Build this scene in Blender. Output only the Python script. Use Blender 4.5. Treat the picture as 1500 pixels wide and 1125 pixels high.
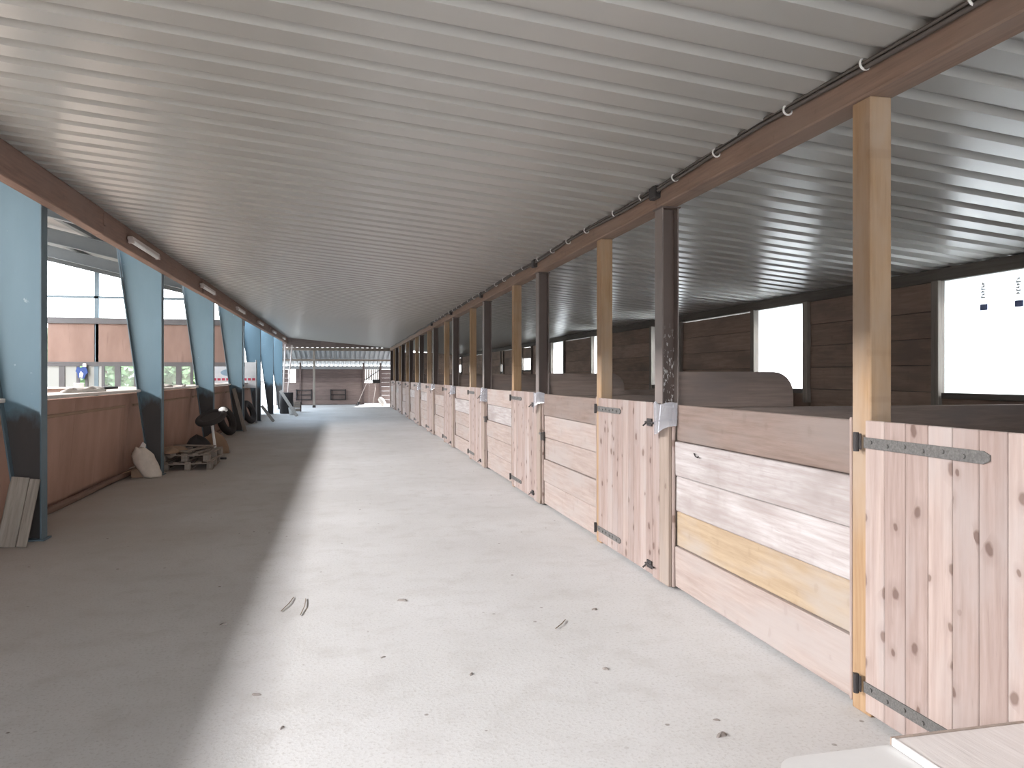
import bpy, bmesh, math, random
from mathutils import Vector, Matrix
random.seed(7)
for o in list(bpy.data.objects): bpy.data.objects.remove(o, do_unlink=True)
S = bpy.context.scene
COL = S.collection

# ------------------------------------------------------------------ camera
F = 1100.0; W = 1500.0
YAW = math.atan(248.0 / F)
cam = bpy.data.cameras.new('camera'); cam.sensor_fit = 'HORIZONTAL'; cam.sensor_width = 36.0
cam.lens = F / W * 36.0; cam.shift_y = -11.5 / W; cam.clip_end = 400; cam.clip_start = 0.05
co = bpy.data.objects.new('camera', cam); COL.objects.link(co)
co.location = (0, 0, 1.6); co.rotation_euler = (math.pi / 2, 0, -YAW)
S.camera = co

# ------------------------------------------------------------------ world, light, exposure
w = bpy.data.worlds.new('world'); S.world = w; w.use_nodes = True
nt = w.node_tree; nt.nodes.clear()
tc = nt.nodes.new('ShaderNodeTexCoord'); sp = nt.nodes.new('ShaderNodeSeparateXYZ')
rp = nt.nodes.new('ShaderNodeValToRGB'); bg = nt.nodes.new('ShaderNodeBackground'); wo = nt.nodes.new('ShaderNodeOutputWorld')
rp.color_ramp.elements[0].position = 0.0; rp.color_ramp.elements[0].color = (0.98, 0.985, 1, 1)
rp.color_ramp.elements[1].position = 0.7; rp.color_ramp.elements[1].color = (0.64, 0.81, 1, 1)
nt.links.new(tc.outputs['Generated'], sp.inputs[0]); nt.links.new(sp.outputs['Z'], rp.inputs[0])
nt.links.new(rp.outputs[0], bg.inputs[0]); nt.links.new(bg.outputs[0], wo.inputs[0])
bg.inputs[1].default_value = 4.4

# daylight through the translucent ridge of the riding hall: one long strip under the ridge
SKY_X, SKY_Z, SKY_Y0, SKY_Y1 = -12.3, 6.25, -14.0, 24.0
al = bpy.data.lights.new('ridge_daylight', 'AREA'); al.shape = 'RECTANGLE'
al.size = 1.0; al.size_y = SKY_Y1 - SKY_Y0; al.energy = 9000; al.color = (1.0, 0.975, 0.975)
ao = bpy.data.objects.new('ridge_daylight', al); COL.objects.link(ao)
ao.location = (SKY_X, (SKY_Y0 + SKY_Y1) / 2, SKY_Z); ao.rotation_euler = (0, math.radians(-42), 0)

# the sun stands outside over the far side of the stalls
sl = bpy.data.lights.new('sun', 'SUN'); sl.energy = 9.0; sl.angle = math.radians(0.6); sl.color = (1.0, 0.96, 0.90)
so = bpy.data.objects.new('sun', sl); COL.objects.link(so); so.rotation_euler = Vector((0.72, 0.16, 0.68)).to_track_quat('Z', 'Y').to_euler()

S.view_settings.view_transform = 'Standard'; S.view_settings.look = 'None'
S.view_settings.gamma = 1.0; S.view_settings.use_curve_mapping = False
S.view_settings.exposure = 0.6

# ------------------------------------------------------------------ materials
def nodes(name):
    m = bpy.data.materials.new(name); m.use_nodes = True
    t = m.node_tree; b = t.nodes['Principled BSDF']
    return m, t, b
def N(t, kind, **kw):
    n = t.nodes.new(kind)
    for k, v in kw.items(): setattr(n, k, v)
    return n
def noise(t, vec, scale, detail=4, rough=0.55):
    n = N(t, 'ShaderNodeTexNoise'); n.inputs['Scale'].default_value = scale
    n.inputs['Detail'].default_value = detail; n.inputs['Roughness'].default_value = rough
    if vec is not None: t.links.new(vec, n.inputs['Vector'])
    return n.outputs['Fac']
def ramp(t, fac, stops):
    r = N(t, 'ShaderNodeValToRGB'); e = r.color_ramp.elements
    while len(e) < len(stops): e.new(0.5)
    for el, (p, c) in zip(e, stops):
        el.position = p; el.color = (c, c, c, 1) if isinstance(c, (int, float)) else (*c, 1)
    t.links.new(fac, r.inputs[0]); return r.outputs[0]
def mix(t, a, b, fac, mode='MIX'):
    n = N(t, 'ShaderNodeMix', data_type='RGBA', blend_type=mode)
    for i, v in ((6, a), (7, b), (0, fac)):
        if isinstance(v, (int, float)): n.inputs[i].default_value = v
        elif isinstance(v, tuple): n.inputs[i].default_value = (*v, 1)
        else: t.links.new(v, n.inputs[i])
    return n.outputs[2]
def bump(t, b, h, strength=0.3, dist=0.01):
    n = N(t, 'ShaderNodeBump'); n.inputs['Strength'].default_value = strength; n.inputs['Distance'].default_value = dist
    t.links.new(h, n.inputs['Height']); t.links.new(n.outputs[0], b.inputs['Normal'])
def objvec(t, rnd=True):
    c = N(t, 'ShaderNodeTexCoord')
    if not rnd: return c.outputs['Object']
    i = N(t, 'ShaderNodeObjectInfo'); m = N(t, 'ShaderNodeMath', operation='MULTIPLY'); m.inputs[1].default_value = 61.0
    t.links.new(i.outputs['Random'], m.inputs[0])
    a = N(t, 'ShaderNodeVectorMath', operation='ADD'); t.links.new(c.outputs['Object'], a.inputs[0]); t.links.new(m.outputs[0], a.inputs[1])
    return a.outputs[0]
def scaled(t, v, s):
    m = N(t, 'ShaderNodeMapping'); m.inputs['Scale'].default_value = s; t.links.new(v, m.inputs['Vector']); return m.outputs[0]

def wood(name, light, dark, axis='Z', knots=0.0, stain=None, rough=0.8, vary=0.12, grain=1.0):
    m, t, b = nodes(name)
    v = objvec(t)
    s = {'X': (1.0, 16, 16), 'Y': (16, 1.0, 16), 'Z': (16, 16, 1.0)}[axis]
    g = noise(t, scaled(t, v, s), 2.2 * grain, 6, 0.62)
    g2 = noise(t, scaled(t, v, tuple(3.5 * q for q in s)), 2.0, 3)
    col = mix(t, dark, light, ramp(t, g, [(0.28, 0.0), (0.66, 1.0)]))
    col = mix(t, col, tuple(c * 0.72 for c in dark), ramp(t, g2, [(0.62, 0.0), (0.8, 0.5)]))
    if stain:
        col = mix(t, col, stain, ramp(t, noise(t, scaled(t, v, {'X': (0.5, 1.6, 1.6), 'Y': (1.6, .5, 1.6), 'Z': (1.6, 1.6, .6)}[axis]), 2.2, 4), [(0.46, 0.0), (0.66, 0.85)]))
    if knots:
        sx = N(t, 'ShaderNodeSeparateXYZ'); t.links.new(v, sx.inputs[0]); cx = N(t, 'ShaderNodeCombineXYZ')
        t.links.new(sx.outputs['X' if axis == 'X' else 'Y'], cx.inputs[0]); t.links.new(sx.outputs['Z'], cx.inputs[1])
        vo = N(t, 'ShaderNodeTexVoronoi', voronoi_dimensions='2D'); vo.inputs['Scale'].default_value = 1.0
        wob = N(t, 'ShaderNodeVectorMath', operation='MULTIPLY_ADD'); wn_ = N(t, 'ShaderNodeTexNoise'); wn_.inputs['Scale'].default_value = 14
        t.links.new(cx.outputs[0], wn_.inputs['Vector']); t.links.new(wn_.outputs['Color'], wob.inputs[0]); wob.inputs[1].default_value = (.03, .03, 0); t.links.new(cx.outputs[0], wob.inputs[2])
        t.links.new(scaled(t, wob.outputs[0], (7.5, 5.4, 1)), vo.inputs['Vector'])
        sc = N(t, 'ShaderNodeSeparateColor'); t.links.new(vo.outputs['Color'], sc.inputs[0])
        pick = ramp(t, sc.outputs[0], [(0.56, 0.0), (0.6, 1.0)])
        dv = N(t, 'ShaderNodeMath', operation='DIVIDE'); ad = N(t, 'ShaderNodeMath', operation='ADD'); ad.inputs[1].default_value = 0.45
        t.links.new(sc.outputs[1], ad.inputs[0]); t.links.new(vo.outputs['Distance'], dv.inputs[0]); t.links.new(ad.outputs[0], dv.inputs[1])
        halo = mix(t, ramp(t, dv.outputs[0], [(0.09, 0.5 * knots), (0.34, 0.0)]), pick, 1.0, 'MULTIPLY')
        core = mix(t, ramp(t, dv.outputs[0], [(0.085, 0.85 * knots), (0.14, 0.0)]), pick, 1.0, 'MULTIPLY')
        col = mix(t, col, tuple(.82 * q for q in dark), halo)
        col = mix(t, col, (dark[0] * .45, dark[1] * .38, dark[2] * .35), core)
    i = N(t, 'ShaderNodeObjectInfo')
    col = mix(t, col, ramp(t, i.outputs['Random'], [(0.0, 1.0 - vary), (1.0, 1.0)]), 1.0, 'MULTIPLY')
    t.links.new(col, b.inputs['Base Color']); b.inputs['Roughness'].default_value = rough
    b.inputs['Specular IOR Level'].default_value = 0.25
    bump(t, b, g, 0.35, 0.006)
    return m
def plain(name, c, rough=0.7, metal=0.0, var=0.15, scale=6.0, spec=0.4):
    m, t, b = nodes(name)
    n = noise(t, objvec(t), scale, 5)
    t.links.new(mix(t, tuple(x * (1 - var) for x in c), tuple(min(1, x * (1 + var)) for x in c), n), b.inputs['Base Color'])
    b.inputs['Roughness'].default_value = rough; b.inputs['Metallic'].default_value = metal; b.inputs['Specular IOR Level'].default_value = spec
    return m

M = {}
M['door'] = wood('door_pine', (0.39, 0.305, 0.275), (0.285, 0.21, 0.185), 'Z', 0.9, (0.38, 0.32, 0.3))
M['door_b'] = wood('door_pine_pale', (0.45, 0.36, 0.325), (0.34, 0.26, 0.23), 'Z', 0.85, (0.41, 0.355, 0.335))
M['plank_pink'] = wood('plank_pale', (0.45, 0.37, 0.335), (0.335, 0.265, 0.235), 'Y', 0.12, (0.41, 0.36, 0.34))
M['plank_white'] = wood('plank_whitewashed', (0.53, 0.50, 0.495), (0.36, 0.305, 0.29), 'Y', 0.08, (0.33, 0.285, 0.27))
M['plank_tan'] = wood('plank_tan', (0.45, 0.345, 0.235), (0.34, 0.25, 0.165), 'Y', 0.12, (0.4, 0.35, 0.31))
M['plank_brown'] = wood('plank_weathered', (0.285, 0.215, 0.185), (0.2, 0.145, 0.12), 'Y', 0.12, (0.26, 0.215, 0.195))
M['post'] = wood('post_timber', (0.42, 0.28, 0.165), (0.31, 0.195, 0.11), 'Z', 0.15, (0.4, 0.31, 0.235), vary=0.05)
M['casing'] = wood('casing_board', (0.4, 0.325, 0.275), (0.29, 0.225, 0.185), 'Z', 0.5, (0.35, 0.295, 0.26))
M['beam'] = wood('beam_timber', (0.30, 0.205, 0.155), (0.21, 0.14, 0.105), 'Y', 0.12, (0.26, 0.19, 0.15))
M['beam_l'] = wood('beam_timber_red', (0.27, 0.175, 0.135), (0.19, 0.12, 0.095), 'Y', 0.08, (0.24, 0.165, 0.135))
M['backwall'] = wood('backwall_plank', (0.42, 0.305, 0.245), (0.28, 0.20, 0.16), 'Y', 0.12, (0.25, 0.19, 0.16), vary=0.3)
M['partition'] = wood('partition_plank', (0.35, 0.275, 0.24), (0.24, 0.185, 0.16), 'X', 0.05, (0.24, 0.2, 0.185), vary=0.2)
M['greywood_z'] = wood('grey_board', (0.36, 0.32, 0.28), (0.22, 0.19, 0.165), 'Z', 0.3)
M['greywood_y'] = wood('grey_board_flat', (0.34, 0.28, 0.235), (0.20, 0.165, 0.14), 'Y', 0.2)
M['greywood_x'] = wood('grey_board_cross', (0.34, 0.28, 0.235), (0.20, 0.165, 0.14), 'X', 0.2)
M['endwall'] = wood('end_wall_board', (0.20, 0.15, 0.14), (0.12, 0.09, 0.085), 'X', 0.1, vary=0.3)
M['endwall_low'] = wood('end_wall_board_low', (0.30, 0.23, 0.21), (0.2, 0.15, 0.135), 'X', 0.1, vary=0.25)
M['jamb'] = wood('window_jamb', (0.30, 0.27, 0.24), (0.20, 0.175, 0.155), 'Z', 0.0)
M['header'] = wood('window_header', (0.16, 0.145, 0.13), (0.10, 0.09, 0.08), 'Y', 0.0)
M['galv'] = plain('galvanised_steel', (0.12, 0.115, 0.11), 0.7, 0.0, 0.75, 110)
M['iron'] = plain('black_iron', (0.05, 0.045, 0.045), 0.6, 0.3)
M['white'] = plain('white_plastic', (0.78, 0.77, 0.75), 0.5)
M['lamp'] = plain('lamp_plastic', (0.50, 0.43, 0.40), 0.5)
M['cable'] = plain('cable_sheath', (0.10, 0.085, 0.075), 0.6)
M['dark'] = plain('dark_rubber', (0.035, 0.03, 0.03), 0.7)
M['darkframe'] = plain('dark_window_frame', (0.075, 0.075, 0.08), 0.6)
M['paper'] = plain('paper_sack', (0.60, 0.53, 0.46), 0.85, 0, 0.25, 9)
M['card'] = plain('cardboard', (0.33, 0.22, 0.15), 0.85)
M['pale'] = plain('pale_trunk', (0.62, 0.61, 0.60), 0.6, 0, 0.06, 14)
M['palewood'] = wood('pale_panel', (0.66, 0.62, 0.60), (0.57, 0.52, 0.50), 'Y', 0.0, vary=0.0)
M['whiteedge'] = plain('white_edging', (0.80, 0.80, 0.79), 0.5, 0, 0.05)
M['clod'] = plain('dirt', (0.27, 0.24, 0.22), 0.9, 0, 0.4, 30)
M['twig'] = plain('straw_twig', (0.22, 0.17, 0.12), 0.9)
M['rag'] = plain('white_cloth', (0.72, 0.68, 0.64), 0.9, 0, 0.2, 20)
M['bluecloth'] = plain('blue_cloth', (0.03, 0.06, 0.19), 0.8, 0, 0.6, 14)
M['red'] = plain('red_print', (0.55, 0.06, 0.10), 0.6)
M['bluegrey'] = plain('bluegrey_print', (0.30, 0.40, 0.47), 0.6)
M['printblue'] = plain('blue_print', (0.16, 0.22, 0.46), 0.6)
M['printgrey'] = plain('grey_print', (0.28, 0.29, 0.29), 0.6)
M['bark'] = plain('bark', (0.14, 0.10, 0.07), 0.9)
M['steelgrey'] = plain('grey_steel', (0.30, 0.31, 0.32), 0.5, 0.2)

def m_floor():
    m, t, b = nodes('concrete'); v = objvec(t, False)
    big = noise(t, v, 0.55, 5, 0.6); mid = noise(t, v, 3.5, 6, 0.65); fine = noise(t, v, 55, 3, 0.7)
    col = mix(t, (0.54, 0.53, 0.52), (0.64, 0.635, 0.635), ramp(t, big, [(0.3, 0.0), (0.7, 1.0)]))
    col = mix(t, col, (0.45, 0.43, 0.41), ramp(t, mid, [(0.5, 0.0), (0.8, 0.65)]))
    col = mix(t, col, (0.36, 0.335, 0.31), ramp(t, fine, [(0.52, 0.0), (0.72, 0.55)]))
    # brown dust and manure trodden in along the hall side
    s = N(t, 'ShaderNodeSeparateXYZ'); t.links.new(v, s.inputs[0])
    a = N(t, 'ShaderNodeMath', operation='MULTIPLY_ADD'); a.inputs[1].default_value = 2.2; t.links.new(noise(t, v, 0.9, 6, 0.6), a.inputs[0])
    t.links.new(s.outputs['X'], a.inputs[2])
    mr = N(t, 'ShaderNodeMapRange'); mr.inputs[1].default_value = -2.6; mr.inputs[2].default_value = 0.1; mr.inputs[3].default_value = 0.8; mr.inputs[4].default_value = 0.0
    t.links.new(a.outputs[0], mr.inputs[0])
    my = N(t, 'ShaderNodeMapRange'); my.interpolation_type = 'SMOOTHSTEP'; my.inputs[1].default_value = 2.5; my.inputs[2].default_value = 9.0; my.inputs[3].default_value = 0.25; my.inputs[4].default_value = 1.0
    t.links.new(s.outputs['Y'], my.inputs[0]); dm = N(t, 'ShaderNodeMath', operation='MULTIPLY'); t.links.new(mr.outputs[0], dm.inputs[0]); t.links.new(my.outputs[0], dm.inputs[1])
    col = mix(t, col, mix(t, (0.33, 0.275, 0.225), (0.46, 0.40, 0.345), mid), dm.outputs[0])
    # crumbs
    vo = N(t, 'ShaderNodeTexVoronoi'); vo.inputs['Scale'].default_value = 5.5; t.links.new(v, vo.inputs['Vector'])
    spk = mix(t, ramp(t, vo.outputs['Distance'], [(0.05, 1.0), (0.075, 0.0)]), ramp(t, noise(t, v, 1.7, 2), [(0.5, 0.0), (0.6, 1.0)]), 1.0, 'MULTIPLY')
    col = mix(t, col, (0.17, 0.14, 0.12), spk)
    t.links.new(col, b.inputs['Base Color']); b.inputs['Roughness'].default_value = 0.85; b.inputs['Specular IOR Level'].default_value = 0.2
    bump(t, b, mix(t, mid, fine, 0.5), 0.25, 0.01)
    return m
M['floor'] = m_floor()
def m_roof():
    m, t, b = nodes('roof_sheet_underside'); v = objvec(t, False)
    n = noise(t, scaled(t, v, (0.5, 2.5, 1)), 1.5, 5)
    col = mix(t, (0.365, 0.356, 0.332), (0.415, 0.406, 0.383), n)
    # dust clinging in a dark band beside the two beams
    t.links.new(col, b.inputs['Base Color']); b.inputs['Roughness'].default_value = 0.30; b.inputs['Specular IOR Level'].default_value = 0.45
    return m
M['roof'] = m_roof()
def m_blue():
    m, t, b = nodes('blue_steel_paint'); v = objvec(t)
    n = noise(t, scaled(t, v, (3, 3, 0.8)), 1.6, 6)
    col = mix(t, (0.085, 0.15, 0.19), (0.12, 0.195, 0.24), n)
    col = mix(t, col, (0.45, 0.52, 0.55), ramp(t, noise(t, v, 9, 3), [(0.72, 0.0), (0.78, 0.6)]))
    base = col
    # colour turns near-black towards the foot of the column, with a ragged upper edge
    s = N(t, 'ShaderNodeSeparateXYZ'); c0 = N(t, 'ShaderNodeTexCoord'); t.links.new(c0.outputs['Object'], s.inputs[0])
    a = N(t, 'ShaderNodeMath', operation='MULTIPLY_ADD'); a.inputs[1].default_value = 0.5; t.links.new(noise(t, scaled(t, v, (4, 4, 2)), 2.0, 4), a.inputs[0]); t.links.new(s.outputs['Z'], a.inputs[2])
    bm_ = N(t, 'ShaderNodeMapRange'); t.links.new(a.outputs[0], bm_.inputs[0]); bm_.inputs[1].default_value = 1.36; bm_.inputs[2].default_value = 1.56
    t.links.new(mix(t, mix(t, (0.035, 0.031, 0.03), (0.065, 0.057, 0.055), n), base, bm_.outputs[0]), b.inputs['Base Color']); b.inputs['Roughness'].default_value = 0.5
    return m
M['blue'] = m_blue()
M['bluedark'] = plain('blue_flange_paint', (0.105, 0.15, 0.18), 0.55)
def m_orange(name, a, c):
    m, t, b = nodes(name); v = objvec(t, False)
    n = noise(t, scaled(t, v, (1, 1, 0.35)), 2.5, 6); st = noise(t, scaled(t, v, (6, 6, 0.5)), 1.3, 5)
    col = mix(t, a, c, ramp(t, n, [(0.3, 0), (0.7, 1)]))
    col = mix(t, col, tuple(x * .5 for x in a), ramp(t, st, [(0.62, 0.0), (0.8, 0.7)]))
    t.links.new(col, b.inputs['Base Color']); b.inputs['Roughness'].default_value = 0.75; b.inputs['Specular IOR Level'].default_value = .2
    return m
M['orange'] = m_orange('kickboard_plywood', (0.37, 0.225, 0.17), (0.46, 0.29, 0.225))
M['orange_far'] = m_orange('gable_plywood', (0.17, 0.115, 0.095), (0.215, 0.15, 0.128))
M['arena_roof'] = plain('arena_roof_sheet', (0.17, 0.165, 0.16), 0.6)
M['rafter'] = plain('rafter_paint', (0.085, 0.10, 0.108), 0.55)
M['sand'] = plain('arena_sand', (0.60, 0.53, 0.46), 0.95, 0, 0.15, 3)
M['gravel'] = plain('gravel', (0.45, 0.43, 0.40), 0.95, 0, 0.2, 3)
M['ledge'] = plain('ledge_board', (0.66, 0.60, 0.55), 0.7, 0, 0.12, 4)
def m_brownsteel(splat):
    m, t, b = nodes('brown_steel_paint' + ('_splashed' if splat else '')); v = objvec(t, not splat)
    col = mix(t, (0.085, 0.058, 0.048), (0.13, 0.092, 0.078), noise(t, v, 4, 5))
    if splat:  # lime splashes flicked on the web about chest height
        s = N(t, 'ShaderNodeSeparateXYZ'); t.links.new(v, s.inputs[0])
        z = ramp(t, s.outputs['Z'], [(0.0, 0.0), (1.0, 1.0)])
        band = N(t, 'ShaderNodeMapRange'); band.interpolation_type = 'SMOOTHSTEP'; t.links.new(s.outputs['Z'], band.inputs[0])
        band.inputs[1].default_value = 2.05; band.inputs[2].default_value = 1.75; band.inputs[3].default_value = 0; band.inputs[4].default_value = 1
        sp_ = ramp(t, noise(t, scaled(t, v, (1, 1, 0.45)), 48, 3, 0.6), [(0.57, 0.0), (0.61, 0.9)])
        f = N(t, 'ShaderNodeMath', operation='MULTIPLY'); t.links.new(sp_, f.inputs[0]); t.links.new(band.outputs[0], f.inputs[1])
        col = mix(t, col, (0.62, 0.60, 0.58), f.outputs[0])
    t.links.new(col, b.inputs['Base Color']); b.inputs['Roughness'].default_value = 0.5
    return m
M['brown'] = m_brownsteel(False); M['brown_splash'] = m_brownsteel(True)
M['flange'] = plain('steel_flange_paint', (0.20, 0.165, 0.15), 0.5, 0, 0.2)
def m_membrane():
    m = bpy.data.materials.new('white_membrane'); m.use_nodes = True; t = m.node_tree; t.nodes.clear()
    o = N(t, 'ShaderNodeOutputMaterial'); a = N(t, 'ShaderNodeBsdfTranslucent'); d = N(t, 'ShaderNodeBsdfDiffuse'); x = N(t, 'ShaderNodeMixShader')
    a.inputs[0].default_value = (0.95, 0.97, 0.98, 1); d.inputs[0].default_value = (0.8, 0.8, 0.8, 1); x.inputs[0].default_value = 0.2
    t.links.new(a.outputs[0], x.inputs[1]); t.links.new(d.outputs[0], x.inputs[2]); t.links.new(x.outputs[0], o.inputs[0])
    return m
M['membrane'] = m_membrane()
def m_clear(name, tint, diff, k):
    m = bpy.data.materials.new(name); m.use_nodes = True; t = m.node_tree; t.nodes.clear()
    o = N(t, 'ShaderNodeOutputMaterial'); a = N(t, 'ShaderNodeBsdfTransparent'); d = N(t, 'ShaderNodeBsdfDiffuse'); g = N(t, 'ShaderNodeBsdfGlossy')
    g.inputs['Roughness'].default_value = 0.15; g.inputs[0].default_value = (.9, .9, .9, 1)
    a.inputs[0].default_value = (*tint, 1); d.inputs[0].default_value = (*diff, 1)
    x = N(t, 'ShaderNodeMixShader'); x.inputs[0].default_value = k; y = N(t, 'ShaderNodeMixShader'); y.inputs[0].default_value = 0.1
    t.links.new(a.outputs[0], x.inputs[1]); t.links.new(d.outputs[0], x.inputs[2])
    t.links.new(x.outputs[0], y.inputs[1]); t.links.new(g.outputs[0], y.inputs[2]); t.links.new(y.outputs[0], o.inputs[0])
    return m
M['sleeve'] = m_clear('clear_plastic', (0.97, 0.98, 1.0), (0.36, 0.36, 0.39), 0.42)
M['pane'] = m_clear('dusty_glass', (0.8, 0.85, 0.85), (0.4, 0.42, 0.42), 0.15)
M['pane_dusty'] = m_clear('very_dusty_glass', (0.5, 0.55, 0.55), (0.38, 0.40, 0.39), 0.75)
def m_leaf(name, c):
    m, t, b = nodes(name); i = objvec(t, False)
    t.links.new(mix(t, tuple(x * .6 for x in c), tuple(min(1, x * 1.4) for x in c), noise(t, i, 2.0, 3)), b.inputs['Base Color'])
    b.inputs['Roughness'].default_value = 0.6
    return m
M['leaf'] = m_leaf('leaf_green', (0.20, 0.32, 0.13)); M['leaf2'] = m_leaf('leaf_grey_green', (0.26, 0.33, 0.22))

# ------------------------------------------------------------------ mesh helpers
class MB:
    def __init__(s): s.v = []; s.f = []
    def add(s, vs, fs):
        n = len(s.v); s.v += [tuple(x) for x in vs]; s.f += [tuple(i + n for i in q) for q in fs]; return s
    def box(s, x0, x1, y0, y1, z0, z1, c=0.0):
        X = (min(x0, x1), max(x0, x1)); Y = (min(y0, y1), max(y0, y1)); Z = (min(z0, z1), max(z0, z1))
        if c <= 0:
            vs = [(X[i], Y[j], Z[k]) for i in (0, 1) for j in (0, 1) for k in (0, 1)]
            return s.add(vs, [(0, 1, 3, 2), (4, 6, 7, 5), (0, 4, 5, 1), (2, 3, 7, 6), (0, 2, 6, 4), (1, 5, 7, 3)])
        vs = []; idx = {}
        for i in (0, 1):
            for j in (0, 1):
                for k in (0, 1):
                    a = (c, -c)[i]; b = (c, -c)[j]; d = (c, -c)[k]
                    for ax in range(3):
                        idx[(i, j, k, ax)] = len(vs)
                        vs.append((X[i] + (0 if ax == 0 else a), Y[j] + (0 if ax == 1 else b), Z[k] + (0 if ax == 2 else d)))
        fs = []
        for i in (0, 1):
            fs.append([idx[(i, j, k, 0)] for j, k in ((0, 0), (1, 0), (1, 1), (0, 1))])
            fs.append([idx[(j, i, k, 1)] for j, k in ((0, 0), (1, 0), (1, 1), (0, 1))])
            fs.append([idx[(j, k, i, 2)] for j, k in ((0, 0), (1, 0), (1, 1), (0, 1))])
            for j in (0, 1):
                fs.append([idx[(i, j, 0, 0)], idx[(i, j, 1, 0)], idx[(i, j, 1, 1)], idx[(i, j, 0, 1)]])
                fs.append([idx[(i, 0, j, 0)], idx[(i, 1, j, 0)], idx[(i, 1, j, 2)], idx[(i, 0, j, 2)]])
                fs.append([idx[(0, i, j, 1)], idx[(1, i, j, 1)], idx[(1, i, j, 2)], idx[(0, i, j, 2)]])
                for k in (0, 1): fs.append([idx[(i, j, k, 0)], idx[(i, j, k, 1)], idx[(i, j, k, 2)]])
        return s.add(vs, fs)
    def obox(s, p0, p1, wd, ht, up=(0, 0, 1), c=0.0):
        """a bar from p0 to p1, wd wide, ht high"""
        p0 = Vector(p0); p1 = Vector(p1); d = (p1 - p0); L = d.length; d.normalize()
        u = Vector(up); sd = d.cross(u)
        if sd.length < 1e-4: sd = d.cross(Vector((1, 0, 0)))
        sd.normalize(); u = sd.cross(d)
        t = MB().box(0, L, -wd / 2, wd / 2, -ht / 2, ht / 2, c)
        return s.add([p0 + d * a + sd * b + u * e for a, b, e in t.v], t.f)
    def prism(s, pts, axis, a0, a1):
        """polygon pts extruded along axis ('X','Y','Z')"""
        def P(p, a): return {'X': (a, p[0], p[1]), 'Y': (p[0], a, p[1]), 'Z': (p[0], p[1], a)}[axis]
        n = len(pts); vs = [P(p, a0) for p in pts] + [P(p, a1) for p in pts]
        return s.add(vs, [tuple(range(n)), tuple(range(2 * n - 1, n - 1, -1))] + [(i, (i + 1) % n, n + (i + 1) % n, n + i) for i in range(n)])
    def tube(s, pts, r, n=8):
        pts = [Vector(p) for p in pts]; rr = r if isinstance(r, (list, tuple)) else [r] * len(pts)
        rings = []
        for i, p in enumerate(pts):
            d = (pts[min(i + 1, len(pts) - 1)] - pts[max(i - 1, 0)]).normalized()
            a = d.cross(Vector((0, 0, 1)))
            if a.length < 0.05: a = d.cross(Vector((1, 0, 0)))
            a.normalize(); b = d.cross(a)
            rings.append([p + (a * math.cos(2 * math.pi * k / n) + b * math.sin(2 * math.pi * k / n)) * rr[i] for k in range(n)])
        vs = [q for R in rings for q in R]; m = len(rings)
        fs = [(i * n + k, i * n + (k + 1) % n, (i + 1) * n + (k + 1) % n, (i + 1) * n + k) for i in range(m - 1) for k in range(n)]
        fs += [tuple(range(n)), tuple(range((m - 1) * n, m * n))]
        return s.add(vs, fs)
    def torus(s, c, R, r, mat=None, n=28, k=10, squash=1.0):
        vs = []
        for i in range(n):
            a = 2 * math.pi * i / n
            for j in range(k):
                b = 2 * math.pi * j / k
                q = Vector(((R + r * math.cos(b)) * math.cos(a), (R + r * math.cos(b)) * math.sin(a), r * squash * math.sin(b)))
                if mat: q = mat @ q
                vs.append(q + Vector(c))
        return s.add(vs, [(i * k + j, ((i + 1) % n) * k + j, ((i + 1) % n) * k + (j + 1) % k, i * k + (j + 1) % k) for i in range(n) for j in range(k)])
    def mesh(s, name, smooth=False):
        me = bpy.data.meshes.new(name); me.from_pydata(s.v, [], s.f); me.update()
        bm = bmesh.new(); bm.from_mesh(me); bmesh.ops.recalc_face_normals(bm, faces=bm.faces); bm.to_mesh(me); bm.free()
        if smooth: me.polygons.foreach_set('use_smooth', [True] * len(me.polygons))
        return me
def obj(name, mb, mat, parent=None, loc=(0, 0, 0), rot=(0, 0, 0), smooth=False, label=None):
    me = mb if isinstance(mb, bpy.types.Mesh) else mb.mesh(name, smooth)
    mt = M[mat] if isinstance(mat, str) else mat
    o = bpy.data.objects.new(name, me); COL.objects.link(o)
    if not me.materials: me.materials.append(mt)
    elif me.materials[0] != mt:
        o.material_slots[0].link = 'OBJECT'; o.material_slots[0].material = mt
    o.location = loc; o.rotation_euler = rot
    if parent is not None: o.parent = parent
    if label: o['label'] = label
    return o
def tag(o, label, cat, group=None):
    o['label'] = label; o['category'] = cat; o['kind'] = 'thing'
    if group: o['group'] = group
    return o
def thing(name, label, cat, loc=(0, 0, 0), rz=0, group=None):
    o = bpy.data.objects.new(name, None); COL.objects.link(o); o.location = loc; o.rotation_euler = (0, 0, rz); o.empty_display_size = 0.1
    o['kind'] = 'thing'
    return tag(o, label, cat, group)
def struct(o): o['kind'] = 'structure'; return o
_bc = {}
def boxmesh(dx, dy, dz, c=0.004):
    k = (round(dx, 4), round(dy, 4), round(dz, 4), c)
    if k not in _bc: _bc[k] = {}
    return k
def board(name, x0, x1, y0, y1, z0, z1, mat, parent=None, c=0.004, tilt=(0, 0, 0), label=None):
    """one board centred on its own origin; alike boards share a mesh per material"""
    k = (round(x1 - x0, 4), round(y1 - y0, 4), round(z1 - z0, 4), c, mat)
    if k not in _bc:
        hx, hy, hz = (x1 - x0) / 2, (y1 - y0) / 2, (z1 - z0) / 2
        _bc[k] = MB().box(-hx, hx, -hy, hy, -hz, hz, min(c, hx * .6, hy * .6, hz * .6)).mesh(name); _bc[k].materials.append(M[mat])
    return obj(name, _bc[k], mat, parent, ((x0 + x1) / 2, (y0 + y1) / 2, (z0 + z1) / 2), tilt, label=label)
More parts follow.
